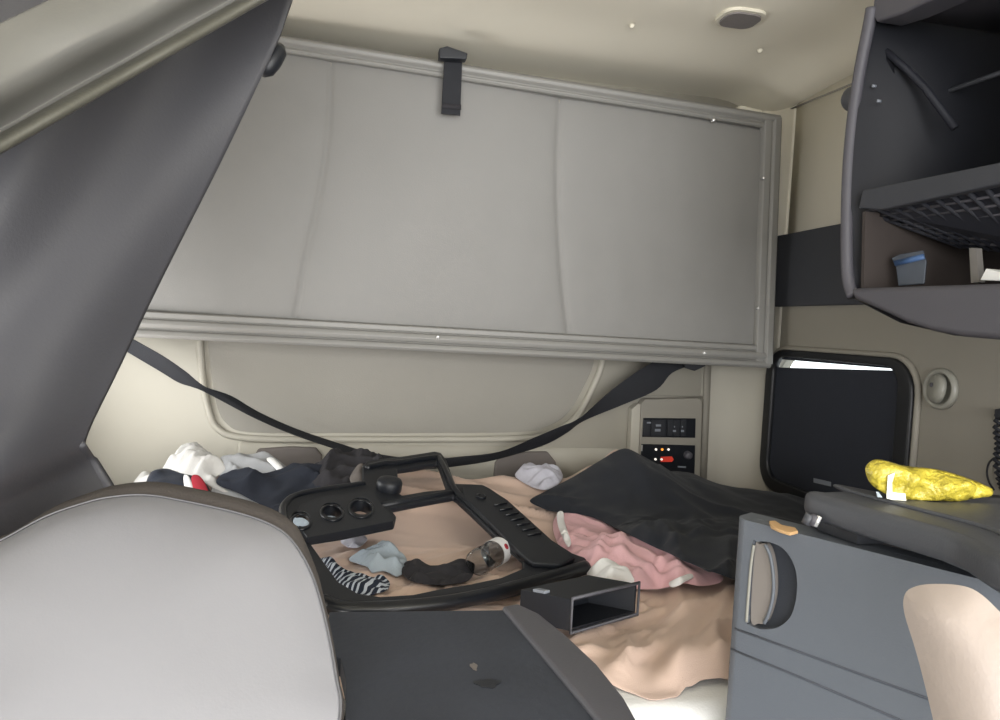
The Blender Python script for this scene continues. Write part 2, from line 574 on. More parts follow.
# black strap hanging from the ceiling over the top rail
st = thing('retaining_strap', 'short black strap hanging from the ceiling over the bunk top rail', 'strap', on_y(1.97, 452, 60))
cl = [on_y(1.96, *p) for p in ((438, 52), (446, 50), (466, 57), (465, 63), (438, 62))]
obj('strap_anchor', prism(cl, (0, -.03, 0)), MAT['black'], st, bevel=.003)
w = [on_y(1.968, *p) for p in ((444, 60), (462, 61), (460, 116), (441, 114))]
obj('webbing', prism(w, (0, -.006, 0)), MAT['web'], st, bevel=.0015)
w = [on_y(1.960, *p) for p in ((442, 103), (461, 105), (461, 110), (442, 108))]
obj('strap_stitching', prism(w, (0, -.003, 0)), MAT['charcoal'], st)

# ceiling lamp and small lamp peeking over the bunk
lp = on_z(ZC - .012, 740, 22)
cl = thing('ceiling_light', 'square rounded ceiling lamp with grey grille, cream rim', 'lamp', lp)
dX = on_z(ZC - .012, 764, 20) - lp
g = plate(rrect(-.054, .054, -.05, .05, .035, 8), [], lambda a, b: lp + V((a, b, .018)))
obj('lamp_rim', g, MAT['lampw'], cl, solid=.026, soff=0, bevel=.008)
g = plate(rrect(-.044, .044, -.040, .040, .028, 8), [], lambda a, b: lp + V((a, b, .004)))
obj('lamp_grille', g, MAT['lampg'], cl, solid=.006, soff=0, bevel=.002)
lp = on_y(2.08, 751, 110)
tag(obj('ceiling_fitting', prism([lp + V(p) for p in ((-.05, 0, -.03), (-.048, 0, .003), (-.035, 0, .012), (.035, 0, .006), (.05, 0, -.006), (.05, 0, -.03))], (0, .05, 0)), MAT['lampw'], bevel=.006),
    'cream plastic ceiling fitting peeking over the right end of the upper bunk', 'fitting')

# ------------------------------------------------------------------ lower bunk, mattress and sheet
def fold(x, y, ang, fu, fv, seed):
    c, s = cos(ang), sin(ang)
    a, b = x * c + y * s, -x * s + y * c
    n = noise.noise(V((a * fu, b * fv, seed)))
    n += .35 * noise.noise(V((a * fu * 2, b * fv * 2.3, seed + 5)))
    return (1 - min(1, abs(n) * 2.6))


CREST = [(-.9, .0), (-.6, .0), (-.53, .03), (-.47, .085), (-.4, .11), (-.2, .10), (0, .08), (.2, .075), (.45, .055), (.53, .06), (.6, .075), (.69, .12), (.75, .165), (.80, .145), (.93, .065), (1.1, .02), (1.4, .0)]
START = [(-.9, 1.74), (-.2, 1.74), (.0, 1.6), (.5, 1.58), (.7, 1.52), (1.4, 1.5)]
STOP = [(-.9, 2.03), (-.2, 2.03), (.1, 1.99), (.45, 1.98), (.7, 1.93), (1.4, 1.95)]


def tab(T, x):
    for (a, b), (c, d) in zip(T, T[1:]):
        if x <= c:
            t = max(0, (x - a) / (c - a)); return b + (d - b) * t * t * (3 - 2 * t)
    return T[-1][1]


def H0(x, y):
    e = tab(STOP, x)
    return .745 + tab(CREST, x) * sm(tab(START, x), e, y) * (1 - .85 * sm(.48, .55, x) * sm(e + .01, e + .14, y))


def H(x, y):
    h = H0(x, y)
    k = sm(.33, .5, x) * (1 - sm(1.4, 1.55, y)) * sm(.08, .18, hypot(x - .44, y - 1.20))
    f = .030 * fold(x, y, radians(62), 1.7, 8.5, 3.1) ** 1.6 + .017 * fold(x, y, radians(25), 2.5, 12, 9.3) ** 2
    h += k * f
    c = (1 - k) * (1 - sm(1.5, 1.65, y))
    h += c * (.006 * fold(x, y, radians(20), 2, 9, 1.7) ** 2 + .013 * fold(x, y, radians(35), 2.2, 13, 5.5) ** 4 + .010 * fold(x, y, radians(-15), 3, 15, 8.5) ** 5 + .004 * noise.noise(V((x * 6, y * 6, 4))))
    b = sm(1.62, 1.75, y) * sm(-.1, .05, x) * (1 - sm(.5, .62, x))
    h += b * .022 * fold(x, y, radians(-22), 1.3, 10, 6.2) ** 1.5
    d = sm(.93, .99, y)
    return .738 + (h - .738) * d


def bed(px, py, off=0.0):
    d = ray(px, py)
    lo, t = .5, .5
    while t < 3.2:
        p = EYE + d * t
        if p.z < H(p.x, min(p.y, 2.14)) + off:
            break
        lo = t; t += .02
    hi = t
    for _ in range(14):
        mi = (lo + hi) / 2; p = EYE + d * mi
        if p.z < H(p.x, min(p.y, 2.14)) + off: hi = mi
        else: lo = mi
    p = EYE + d * hi
    if p.y > 2.14:
        p = EYE + d * (2.14 / d.y)
    return p


MY0, MY1 = .876, 2.135
lb = thing('lower_bunk', 'lower sleeper bunk with bare white mattress edge under the tan sheet', 'bunk', (.22, MY0, 0))
obj('bunk_base', abox(XL + .02, XR - .02, MY0 + .03, MY1, 0, .52), MAT['lockertrim'], lb, bevel=.01)
obj('mattress', abox(XL + .03, XR - .03, MY0, MY1, .525, .735), MAT['mattress'], lb, bevel=.045, bseg=5)


def hem(x):
    pts = [(-1, .97), (.3, .95), (.37, .96), (.40, .94), (.43, .915), (.465, .92), (.495, .94), (.52, .95), (.56, .945), (.62, .96), (.8, .95), (1.4, .96)]
    for (a, b), (c, d) in zip(pts, pts[1:]):
        if x <= c:
            t = (x - a) / (c - a); t = t * t * (3 - 2 * t)
            return b + (d - b) * t + .004 * noise.noise(V((x * 30, 0, 0)))
    return .96


vs, fs = [], []
NX, NY = 250, 150
for j in range(NY + 1):
    for i in range(NX + 1):
        x = XL + .035 + (XR - XL - .07) * i / NX
        y = hem(x) + (1.96 + .025 * sm(-.05, .1, x) + .145 * sm(.5, .6, x) - hem(x)) * j / NY
        z = H(x, y)
        vs.append((x, y, z))
for j in range(NY):
    for i in range(NX):
        a = j * (NX + 1) + i
        fs.append((a, a + 1, a + NX + 2, a + NX + 1))
tag(obj('bed_sheet', (vs, fs), MAT['tan'], solid=.0016, soff=0), 'rumpled tan bed sheet spread over the lower bunk', 'sheet')


def cloth(name, out, m, bulge=.02, edge=.04, res=.014, amp=.008, fu=3, fv=11, ang=0, seed=1, ctrl=(), th=.004, parent=None, base=.011, smooth_n=4, loc=None):
    """garment lying on the bed: outline in pixels (px, py[, height above the sheet])."""
    o3 = []
    oo = [(p[0], p[1], (p[2] if len(p) > 2 else 0) + base) for p in out]
    for px, py, off in catmull(oo, smooth_n, True):
        p = bed(px, py, off)
        o3.append((p.x, p.y, off))
    c3 = list(o3)
    for px, py, off in ctrl:
        p = bed(px, py, off); c3 += [(p.x, p.y, off)] * 3
    O = [(p[0], p[1]) for p in o3]
    P, T = fill2d(O, (), res)
    vs = []
    for x, y in P:
        sw = so = 0
        for a, b, c in c3:
            w = 1 / ((x - a) ** 2 + (y - b) ** 2 + 1e-6) ** 1.5
            sw += w; so += w * c
        off = so / sw
        e = edist(x, y, O)
        k = 1 - exp(-(e / edge) ** 1.3)
        f = fold(x, y, ang, fu, fv, seed) ** 1.4
        z = H(x, y) + off + bulge * k + amp * f * min(1, e / .02) + amp * .4 * noise.noise(V((x * 25, y * 25, seed)))* min(1, e / .02)
        vs.append(V((x, y, z)))
    return obj(name, (vs, T), m, parent, solid=th, soff=-1, subsurf=1)


# ------------------------------------------------------------------ things on the bed
tag(cloth('black_blanket', [(529, 501), (545, 491), (572, 477), (600, 460), (615, 451), (626, 448), (640, 454), (664, 467), (700, 481), (725, 487), (770, 493), (815, 500),
                           (815, 540), (770, 584), (738, 580, .018), (700, 566, .022), (668, 553, .022), (638, 539, .022), (600, 520, .018), (575, 513, .012), (552, 511)],
          MAT['blanket'], bulge=.016, edge=.05, res=.012, amp=.010, fu=1.6, fv=5, ang=radians(-40), seed=4.4, th=.004, base=.03),
    'black blanket heaped in a smooth slope over the right side of the bed', 'blanket')
tag(cloth('pink_garment', [(553, 524), (557, 517), (566, 512), (584, 512), (602, 515), (628, 528), (660, 543), (695, 560), (720, 573), (721, 583), (700, 587), (684, 584), (668, 588), (655, 590), (634, 589), (622, 583), (610, 572), (594, 571), (578, 566), (566, 556), (556, 540)],
          MAT['pink'], bulge=.016, edge=.03, amp=.014, fu=4, fv=19, ang=radians(-55), seed=2.2, res=.008, base=.014),
    'crumpled pink garment poking out from under the black blanket', 'garment')
tag(cloth('white_sock', [(586, 575), (591, 567), (604, 563), (620, 567), (631, 575), (637, 585), (627, 591), (608, 591), (594, 587)], MAT['white'], bulge=.036, edge=.022, amp=.010, fu=8, fv=26, res=.007, seed=8, base=.018),
    'crumpled white cloth between the pink garment and the black bin', 'cloth')
tag(cloth('white_waistband', [(557, 514), (563, 513), (564, 522), (567, 532), (571, 545), (567, 547), (562, 537), (558, 526)], MAT['white'], bulge=.006, edge=.01, amp=.001, res=.006, base=.036),
    'narrow white cloth band across the left end of the pink garment', 'cloth')
tag(cloth('white_scrap', [(668, 583), (677, 578), (690, 573), (694, 577), (684, 582), (672, 587)], MAT['white'], bulge=.008, edge=.012, amp=.003, res=.006, base=.03),
    'small white scrap at the right lower edge of the pink garment', 'cloth')
tag(cloth('printed_cloth', [(514, 476), (524, 471), (540, 470), (562, 473), (560, 483), (546, 490), (530, 486)], MAT['lav'], bulge=.014, edge=.02, amp=.022, fu=8, fv=22, res=.007, seed=5, base=.012),
    'small lavender printed cloth behind the black blanket tip', 'cloth')

# left heap of clothing
tag(cloth('white_shirt', [(132, 488), (138, 475), (147, 470), (156, 473), (160, 488)], MAT['lgrey'], bulge=.02, edge=.02, amp=.006, res=.01, seed=3),
    'white cloth tip at the far left of the clothes heap', 'garment')
tag(cloth('light_grey_sweater', [(160, 474), (170, 463), (180, 456), (192, 451), (204, 450), (213, 456), (224, 463), (230, 472), (216, 478), (232, 494), (226, 497), (206, 484), (186, 478)], MAT['lgrey'], bulge=.022, edge=.025, amp=.024, fu=7, fv=26, ang=.6, res=.008, seed=2, base=.012),
    'light grey sweater crumpled on top of the left clothes heap', 'garment')
nv = cloth('navy_garment', [(145, 505), (145, 484), (152, 472), (166, 468), (182, 473), (200, 478), (212, 492), (212, 508)], MAT['navy'], bulge=.02, edge=.03, amp=.012, fu=6, fv=20, res=.009, seed=6, base=.024)
tag(nv, 'navy garment with white and red side stripes in the left clothes heap', 'garment')
cloth('white_stripe', [(183, 476), (190, 477), (195, 497), (187, 497)], MAT['white'], bulge=.004, edge=.01, amp=.0, res=.008, parent=nv, base=.05)
cloth('red_stripe', [(191, 476), (202, 477), (210, 497), (196, 497)], MAT['red'], bulge=.004, edge=.01, amp=.0, res=.008, parent=nv, base=.05)
tag(cloth('grey_sweatshirt', [(212, 470), (216, 462), (232, 459), (252, 457), (268, 456), (280, 461), (290, 472), (270, 480), (236, 482)], MAT['grey'], bulge=.016, edge=.025, amp=.018, fu=6, fv=24, ang=-.3, res=.009, seed=12, base=.012),
    'mid grey sweatshirt behind the dark trousers in the left heap', 'garment')
tag(cloth('white_trim', [(266, 459), (272, 457), (280, 463), (287, 472), (281, 474), (273, 466)], MAT['white'], bulge=.005, edge=.01, amp=.002, res=.007, base=.035),
    'narrow white trim lying over the grey sweatshirt end', 'cloth')
tag(cloth('grey_shirt_hem', [(212, 484), (232, 486), (258, 500), (284, 514), (292, 545), (270, 540), (240, 518), (215, 503)], MAT['grey'], bulge=.008, edge=.03, amp=.004, res=.012, seed=5),
    'grey shirt hem hanging between the trousers and the seat back', 'garment')
tag(cloth('black_trousers', [(216, 484), (222, 474), (246, 472), (270, 473), (292, 470), (312, 465), (330, 462), (346, 470), (340, 490), (320, 503), (296, 515), (278, 514), (258, 503), (236, 492)], MAT['navy'], bulge=.02, edge=.04, amp=.026, fu=5, fv=19, ang=-.2, res=.009, seed=14, base=.024),
    'dark navy trousers spread along the left heap behind the seat', 'garment')
tag(cloth('charcoal_hoodie', [(304, 484), (310, 468), (322, 462), (338, 458), (354, 461), (372, 461), (386, 466), (392, 480), (378, 494), (345, 497), (320, 497)], MAT['charcoal'], bulge=.03, edge=.03, amp=.026, fu=6, fv=20, ang=1.2, res=.009, seed=18, base=.03),
    'charcoal hoodie bunched beside the upper left corner of the trim panel', 'garment')
tag(cloth('taupe_cuff', [(349, 480), (354, 469), (361, 463), (367, 468), (368, 482), (358, 487)], MAT['greyleather'], bulge=.02, edge=.018, amp=.004, res=.008, seed=21, base=.06),
    'taupe cuff on the charcoal heap at the strap end', 'garment')

# garments seen through the trim panel
tag(cloth('pale_blue_shirt', [(348, 560), (358, 553), (372, 548), (388, 547), (402, 552), (408, 562), (404, 572), (396, 576), (384, 571), (372, 573), (366, 566)], MAT['blue'], bulge=.014, edge=.02, amp=.016, fu=10, fv=34, ang=.4, res=.006, seed=7),
    'pale blue crumpled shirt seen through the trim panel opening', 'garment')
tag(cloth('striped_garment', [(318, 560), (328, 559), (340, 566), (356, 573), (374, 577), (390, 581), (386, 590), (372, 595), (356, 597), (340, 590), (328, 578)], MAT['striped'], bulge=.012, edge=.02, amp=.012, fu=8, fv=30, ang=.2, res=.006, seed=9),
    'navy and white striped garment in the lower left of the trim opening', 'garment')
tag(cloth('black_sock', [(402, 572), (406, 563), (420, 562), (430, 567), (448, 566), (464, 562), (474, 566), (470, 580), (452, 585), (436, 586), (418, 584), (406, 579)], MAT['charcoal'], bulge=.007, edge=.03, amp=.013, fu=7, fv=26, ang=-.3, res=.006, seed=10),
    'black garment lying left of the water bottle', 'garment')

tag(cloth('pale_cloth', [(286, 505), (300, 500), (330, 500), (348, 512), (346, 528), (320, 536), (298, 536)], MAT['blue'], bulge=.012, edge=.02, amp=.012, fu=5, fv=16, res=.01, seed=31),
    'pale cloth lying under the cup holder holes of the trim panel', 'cloth')
tag(cloth('pale_scrap', [(340, 540), (352, 535), (362, 534), (368, 540), (356, 548), (346, 546)], MAT['lav'], bulge=.010, edge=.02, amp=.010, fu=5, fv=16, res=.008, seed=33),
    'small pale scrap just below the cup holder plate', 'cloth')

# ------------------------------------------------------------------ black dash trim panel
A, B, Cc = at_d(1.16, 400, 611), at_d(1.43, 590, 568), at_d(1.95, 437, 455)
pn = (B - A).cross(Cc - A).normalized()
if pn.z < 0: pn = -pn
ex = (B - A).normalized(); ey = pn.cross(ex)


def pl(px, py, h=0):
    p = on_plane(A + pn * h, pn, px, py); return p


def uv(px, py, h=0):
    d = pl(px, py, h) - A; return (d.dot(ex), d.dot(ey))


def w3(h):
    return lambda a, b: A + ex * a + ey * b + pn * h


TP = thing('dash_trim_panel', 'black plastic dash trim frame with cup holders, removed and lying on the bed', 'trim panel', A)
outer = [(283, 512), (286, 503), (296, 496), (318, 491), (345, 487), (362, 485), (362, 468), (367, 463), (400, 459), (434, 453.5), (441, 455), (446, 462), (455, 486), (482, 487), (490, 491), (508, 503), (530, 523), (552, 543), (572, 556), (589, 562),
         (591, 567), (588, 572), (566, 580), (536, 589), (500, 598), (470, 604), (440, 609), (402, 612), (364, 614), (340, 613), (327, 608), (314, 590), (300, 562), (289, 535)]
op1 = [(397, 472), (412, 470), (436, 465.5), (438, 467), (446, 489), (444, 492), (424, 494), (402, 498), (399, 496)]
op2 = [(394, 527), (396, 519), (390, 511), (420, 505), (453, 499), (456, 501), (470, 514), (494, 537), (522, 561), (523, 571), (499, 581), (470, 587), (440, 592), (412, 598), (380, 600), (358, 597), (338, 585), (322, 563), (308, 543), (345, 537)]
cup1 = ellipse(301, 522, 9.5, 7.5, 20, .25)
cup2 = ellipse(332, 513, 11, 7.5, 20, .1)
cup3 = ellipse(361, 509, 12, 8.5, 20, .1)
O2 = [uv(*p) for p in outer]
hs = [[uv(*p) for p in h] for h in (op1, op2, cup1)]
fr = obj('panel_frame', plate(O2, [[uv(*p) for p in op1], [uv(*p) for p in op2], [uv(*p) for p in cup1], [uv(*p) for p in cup2], [uv(*p) for p in cup3]], w3(0)), MAT['black'], TP, solid=.014, soff=0, bevel=.004)
# raised bar edges around the openings and the rim
rim = [(283, 512), (286, 503), (296, 496), (318, 491), (345, 487), (364, 484)]
obj('outer_rim', tube([pl(*p, .006) for p in catmull([(327, 608), (314, 590), (300, 562), (289, 535), (283, 512), (286, 503), (296, 496), (318, 491), (345, 487), (364, 484)], 5)], .008, 10), MAT['blackgloss'], TP)
obj('lower_rim', tube([pl(*p, .004) for p in catmull([(322, 602), (340, 609), (364, 610), (402, 608), (440, 604), (470, 599), (500, 592), (536, 582), (566, 573), (586, 567)], 5)], .013, 12), MAT['blackgloss'], TP)
obj('top_bar', tube([pl(*p, .008) for p in catmull([(366, 468), (384, 464), (400, 463), (434, 458), (440, 461), (448, 476), (456, 492), (472, 507), (500, 533), (522, 555)], 5)], .0085, 10), MAT['blackgloss'], TP)
obj('cross_bar', tube([pl(*p, .006) for p in ((380, 506), (402, 502), (430, 497), (452, 493))], .0075, 10), MAT['black'], TP)
# right arm with raised switch block and ribs
ra = [(461, 490), (480, 490), (489, 494), (508, 507), (530, 527), (552, 546), (575, 560), (560, 568), (532, 566), (524, 560), (500, 536), (478, 514), (463, 500)]
obj('switch_block', plate([uv(*p, .010) for p in ra], [], w3(.012)), MAT['black'], TP, solid=.012, soff=0, bevel=.004)
obj('screw_boss', lathe([(.012, 0), (.012, .004), (.008, .005), (.007, .002)], pl(481, 497, .018), pn, 20), MAT['blackgloss'], TP)
for k in range(7):
    t = k / 6
    a = (494 + 34 * t, 505 + 30 * t)
    obj('rib', tube([pl(a[0], a[1], .02), pl(a[0] + 13, a[1] - 2.0, .02)], .0022, 6), MAT['blackgloss'], TP)
# cup holder plate, raised box
cp = [(294, 520), (300, 508), (318, 500), (345, 497), (372, 494), (383, 510), (393, 520), (393, 524), (350, 533), (307, 541), (299, 530)]
obj('cup_holder_plate', plate([uv(*p, .012) for p in cp], [[uv(*p, .012) for p in cup1], [uv(*p, .012) for p in cup2], [uv(*p, .012) for p in cup3]], w3(.012)), MAT['black'], TP, solid=.014, soff=0, bevel=.003)
for c, r in (((301, 522), (9.5, 7.5)), ((332, 513), (11, 7.5)), ((361, 509), (12, 8.5))):
    ring = [pl(*q, .02) for q in ellipse(c[0], c[1], r[0], r[1], 28, .15)]
    obj('cup_ring', tube(ring, .0028, 8, True), MAT['blackgloss'], TP)
for c in ((332, 513), (361, 509)):
    ring = [pl(*q, .018) for q in ellipse(c[0], c[1], 11, 7.5, 24, .1)]
    low = [p - pn * .022 for p in ring]
    n = len(ring)
    obj('cup_wall', (ring + low, [(i, (i + 1) % n, (i + 1) % n + n, i + n) for i in range(n)]), MAT['black'], TP, solid=.002)
kp = pl(389, 487, .012)
obj('round_knob', lathe([(.026, -.012), (.029, -.006), (.029, .012), (.026, .018), (.014, .021), (.001, .0215)], kp, pn, 28), MAT['black'], TP)

# ------------------------------------------------------------------ black bin
bn_c = bed(569, 639, .004)
fx = (bed(636, 625, .004) - bn_c); fx.z = 0
fxn = fx.normalized(); bk = V((-fxn.y, fxn.x, 0))
tilt = V((0, 0, 1))
TB = thing('storage_bin', 'small open black bin lying sideways on the tan sheet', 'bin', bn_c)
wB, hB, dB = fx.length * .97, .051, .085
bk2 = V((-.84, .54, 0)).normalized()
q = lambda a, b, c: bn_c + V((0, 0, .013)) + fxn * a + V((0, 0, 1)) * b + bk2 * c
g = join(box(q(0, 0, 0), fxn * wB, bk2 * dB, V((0, 0, .004))),
         box(q(0, hB - .004, 0), fxn * wB, bk2 * dB, V((0, 0, .004))),
         box(q(0, .004, 0), fxn * .004, bk2 * dB, V((0, 0, hB - .008))),
         box(q(wB - .004, .004, 0), fxn * .004, bk2 * dB, V((0, 0, hB - .008))),
         box(q(.004, .004, dB - .006), fxn * (wB - .008), bk2 * .004, V((0, 0, hB - .008))))
obj('bin_body', g, MAT['black'], TB, smooth=False)
ri = [q(-.002, -.002, -.003), q(wB + .002, -.002, -.003), q(wB + .002, hB + .002, -.003), q(-.002, hB + .002, -.003)]
obj('bin_rim', tube(ri, .003, 6, True), MAT['lockertrim'], TB)
obj('bin_clip', box(q(.0, hB, .045), fxn * .012, bk2 * .02, V((0, 0, .005))), MAT['mark'], TB, bevel=.001)

# ------------------------------------------------------------------ water bottle
b0 = bed(475, 583, .0) + V((0, 0, .026)); b1 = bed(519, 578, .0)
ax = (b1 - b0); ax.z = 0; ax.normalize()
ax = (ax * .86 + V((-ax.y, ax.x, 0)) * .5).normalized()
TW = thing('water_bottle', 'clear crumpled plastic water bottle lying inside the trim panel', 'bottle', b0)
pr = [(.004, .006), (.017, .0), (.024, .004), (.026, .012), (.024, .02), (.026, .03), (.0245, .04), (.026, .05), (.0245, .06), (.026, .07), (.026, .1), (.02, .118), (.012, .13), (.011, .14)]
bv, bf = lathe(pr, b0 + V((0, 0, .012)), ax, 36)
bv = [v + V((noise.noise(v * 60), noise.noise(v * 60 + V((5, 0, 0))), noise.noise(v * 60 + V((0, 9, 0))))) * .0025 for v in bv]
obj('bottle_body', (bv, bf), MAT['clear'], TW, solid=.0012, soff=-1)
obj('bottle_label', lathe([(.0266, .068), (.0266, .098)], b0 + V((0, 0, .012)), ax, 28, False), MAT['bottleband'], TW, solid=.0006, soff=1)
obj('bottle_cap', lathe([(.0135, .133), (.0135, .148), (.012, .15), (.001, .15)], b0 + V((0, 0, .012)), ax, 20), MAT['whitefilm'], TW)
rc = b0 + V((0, 0, .012)) + ax * .083
toc = (EYE - rc); toc -= ax * toc.dot(ax); toc.normalize()
obj('label_emblem', lathe([(.006, .0272), (.006, .0282), (.0005, .0286)], rc, toc, 14), MAT['red'], TW)

# ------------------------------------------------------------------ long black strap
top = [(112, 326), (129, 337), (163, 356), (185, 371), (204, 386), (231, 396), (258, 412), (296, 429), (340, 444), (364, 451), (398, 457), (430, 459), (459, 457), (500, 452), (534, 438), (560, 427), (581, 417.5), (612, 390), (646, 366), (670, 355), (690, 350)]
bot = [(112, 341), (128, 352), (160, 371), (180, 383), (201, 390), (224, 402), (255, 418), (292, 434), (338, 450), (362, 461), (396, 469), (428, 469), (456, 466), (493, 460), (541, 446), (566, 433), (583, 421), (622, 405), (656, 390), (672, 373), (694, 364)]
tt, bb = catmull(top, 5), catmull(bot, 5)
N = len(tt)
vs, fs = [], []
for i in range(N):
    s = i / (N - 1)
    y = 2.10 - .05 * sin(pi * s)
    tw = .02 * cos(s * 9)
    a, b = on_y(y - tw, *tt[i]), on_y(y + tw * .5, *bb[i])
    vs += [a, (a + b) / 2 + V((0, .004 * sin(s * 40), 0)), b]
for i in range(N - 1):
    for k in (0, 1):
        fs.append((i * 3 + k, i * 3 + k + 1, i * 3 + k + 4, i * 3 + k + 3))
TS = thing('hanging_belt', 'long twisted black belt sagging under the folded upper bunk', 'strap', on_y(2.05, 440, 460))
obj('belt_webbing', (vs, fs), MAT['web'], TS, solid=.003, soff=0)
bp = [on_y(2.06, *p) for p in ((684, 358), (702, 360), (706, 366), (695, 371), (686, 368))]
obj('belt_hook', prism(bp, (0, .014, 0)), MAT['black'], TS, bevel=.002)

# ------------------------------------------------------------------ sleeper control panel
YP = YB - .035
TC = thing('control_panel', 'grey wall control panel with two black switch modules and lit buttons', 'control panel', on_y(YP, 672, 470))
o = [on_y(YP, *p) for p in ((637, 500), (641, 404), (645, 399), (699, 398), (703, 402), (700, 500))]
obj('panel_housing', prism(o, (0, .034, 0)), MAT['wall_r'], TC, bevel=.005)
o = [on_y(YP, *p) for p in ((628, 500), (632, 409), (638, 404), (641, 404), (637, 500))]
obj('housing_flange', prism(o, (0, .034, 0)), MAT['wall'], TC, bevel=.003)
m1 = [on_y(YP - .004, *p) for p in ((643.5, 418), (696, 418.5), (695.5, 438), (642.5, 437))]
mo = obj('switch_module', prism(m1, (0, .01, 0)), MAT['blackgloss'], TC, bevel=.002)
for x0 in (644.5, 652, 668, 674.5, 681):
    o = [on_y(YP - .007, *p) for p in ((x0, 420), (x0 + (14 if x0 == 652 else 5.5), 420), (x0 + (13.6 if x0 == 652 else 5.2), 436), (x0 - .4, 436))]
    obj('rocker_switch', prism(o, (0, .006, 0)), MAT['black'], mo, bevel=.001)
for (x0, x1, y0, y1) in ((647, 651, 422, 423.5), (656, 661, 424.5, 426.5), (655, 660.5, 429, 431.5), (673, 676, 430, 432), (681, 684, 430, 432), (674, 675, 426, 427.5), (682, 683, 426, 427.5)):
    o = [on_y(YP - .0082, *p) for p in ((x0, y0), (x1, y0), (x1, y1), (x0, y1))]
    obj('switch_symbol', prism(o, (0, .001, 0)), MAT['mark'], mo, smooth=False)
m2 = [on_y(YP - .004, *p) for p in ((641.5, 444), (695.5, 445.5), (694.5, 486), (640, 484))]
m2o = obj('heater_module', prism(m2, (0, .01, 0)), MAT['blackgloss'], TC, bevel=.002)
for x, y, mm in ((656, 449.5, 'led_w'), (662.3, 449.5, 'led_o'), (668.5, 449.5, 'led_w'), (655.5, 459.3, 'led_w'), (661.5, 459.3, 'led_w')):
    obj('indicator_button', lathe([(.0008, -.003), (.0036, -.002), (.0036, .004)], on_y(YP - .006, x, y), (0, 1, 0), 12), MAT[mm], m2o)
o = [on_y(YP - .008, *p) for p in ((661, 457), (672, 456.5), (674, 459.5), (672, 462), (661, 462))]
obj('red_switch', prism(o, (0, .004, 0)), MAT['led_r'], m2o, bevel=.001)
obj('dial_knob', lathe([(.0005, -.016), (.010, -.016), (.012, -.013), (.0135, 0), (.0135, .006)], on_y(YP - .006, 687.5, 455), (0, 1, 0), 24), MAT['overhead'], m2o)
o = [on_y(YP - .0065, *p) for p in ((641.6, 445), (642.8, 445), (642.4, 451), (641.2, 451))]
obj('panel_glint', prism(o, (0, .003, 0)), MAT['screw'], m2o, smooth=False)
o = [on_y(YP - .0065, *p) for p in ((678, 466), (686, 466.5), (686, 468), (678, 467.5))]
obj('dial_marking', prism(o, (0, .003, 0)), MAT['mark'], m2o, smooth=False)
obj('wall_groove', prism([on_y(YB - .004, *p) for p in ((630, 395.5), (706, 396), (706, 398.5), (630, 398))], (0, .006, 0)), MAT['wall_r'], wb)
obj('wall_seam', prism([on_y(YB - .012, *p) for p in ((706, 350), (712, 350), (706, 500), (700, 500))], (0, .014, 0)), MAT['wall_r'], wb)

# ------------------------------------------------------------------ round vent on the right wall
vc = on_x(XR, 942, 389)
TV = thing('round_air_vent', 'round grey air vent on the right wall beside the window', 'vent', vc)
obj('vent_ring', lathe([(.047, 0.0), (.046, .008), (.042, .013), (.037, .012), (.034, .004)], vc, (-1, 0, 0), 40), MAT['knob'], TV)
tl = V((-1, .35, .1)).normalized()
obj('vent_disc', lathe([(.034, 0), (.033, .008), (.028, .014), (.012, .016), (.0005, .0165)], vc + V((-.004, .004, 0)), tl, 36), MAT['knob'], TV)
obj('vent_pivot', lathe([(.005, 0), (.005, .003), (.0005, .004)], vc + V((-.02, .008, .008)), tl, 14), MAT['overhead'], TV)

# hanging cable on right wall at the picture edge
c = [on_x(XR - .022, *p) for p in ((999, 414), (997, 430), (999, 445), (997, 460), (1000, 478), (1004, 490))]
TK = thing('wall_cable', 'black coiled cable hanging on the right wall at the picture edge', 'cable', on_x(XR, 997, 440))
pth = catmull([tuple(p) for p in c], 14)
coil = []
for i, p in enumerate(pth):
    a = i * 1.25
    coil.append(V(p) + V((.004 * cos(a), .006 * sin(a), 0)))
obj('coil', tube(coil, .0035, 8), MAT['web'], TK)
obj('cable_clip', prism([on_x(XR - .03, *p) for p in ((994, 409), (1004, 408), (1004, 418), (994, 419))], (.03, 0, 0)), MAT['black'], TK, bevel=.003)
lpth = [on_x(XR - .012, *p) for p in catmull([(994, 458), (989, 463), (987, 472), (989, 482), (994, 490)], 5)]
obj('cable_loop', tube(lpth, .002, 6), MAT['web'], TK)

# ------------------------------------------------------------------ overhead cabinet
XO = .92
OC = thing('overhead_cabinet', 'dark open overhead cabinet with grey rounded rim on the right wall', 'cabinet', V((1.1, .9, 1.27)))
YN = .50
ytop = 1.215


def P(px, py, x=XO):
    return on_x(x, px, py)


edge = catmull([(872, 8), (868, 30), (861, 65), (854, 110), (849, 160), (847, 210), (847, 262), (849, 284), (853, 296)], 5)
obj('front_rim', tube([P(*p) for p in edge], [.011] * len(edge), 12), MAT['overhead'], OC)
# inner face of far end (brownish) + outer end wall
endo = [P(872, 6), P(861, 65), P(849, 160), P(847, 262), P(853, 296)]
ez = [(p.y, p.z) for p in endo]
g = prism([V((XO, y, z)) for y, z in ez] + [V((XR - .01, ez[-1][0] + .02, ez[-1][1] - .02)), V((XR - .01, ez[0][0] + .02, ez[0][1] + .02))], (0, .016, 0))
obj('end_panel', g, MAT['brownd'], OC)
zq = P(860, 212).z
obj('cubby_lining', prism([V((XO + .01, 1.200, 1.33)), V((XO + .004, 1.205, zq)), V((XR - .02, 1.2, zq)), V((XR - .02, 1.2, 1.33))], (0, -.008, 0)), MAT['brown'], OC, smooth=False)
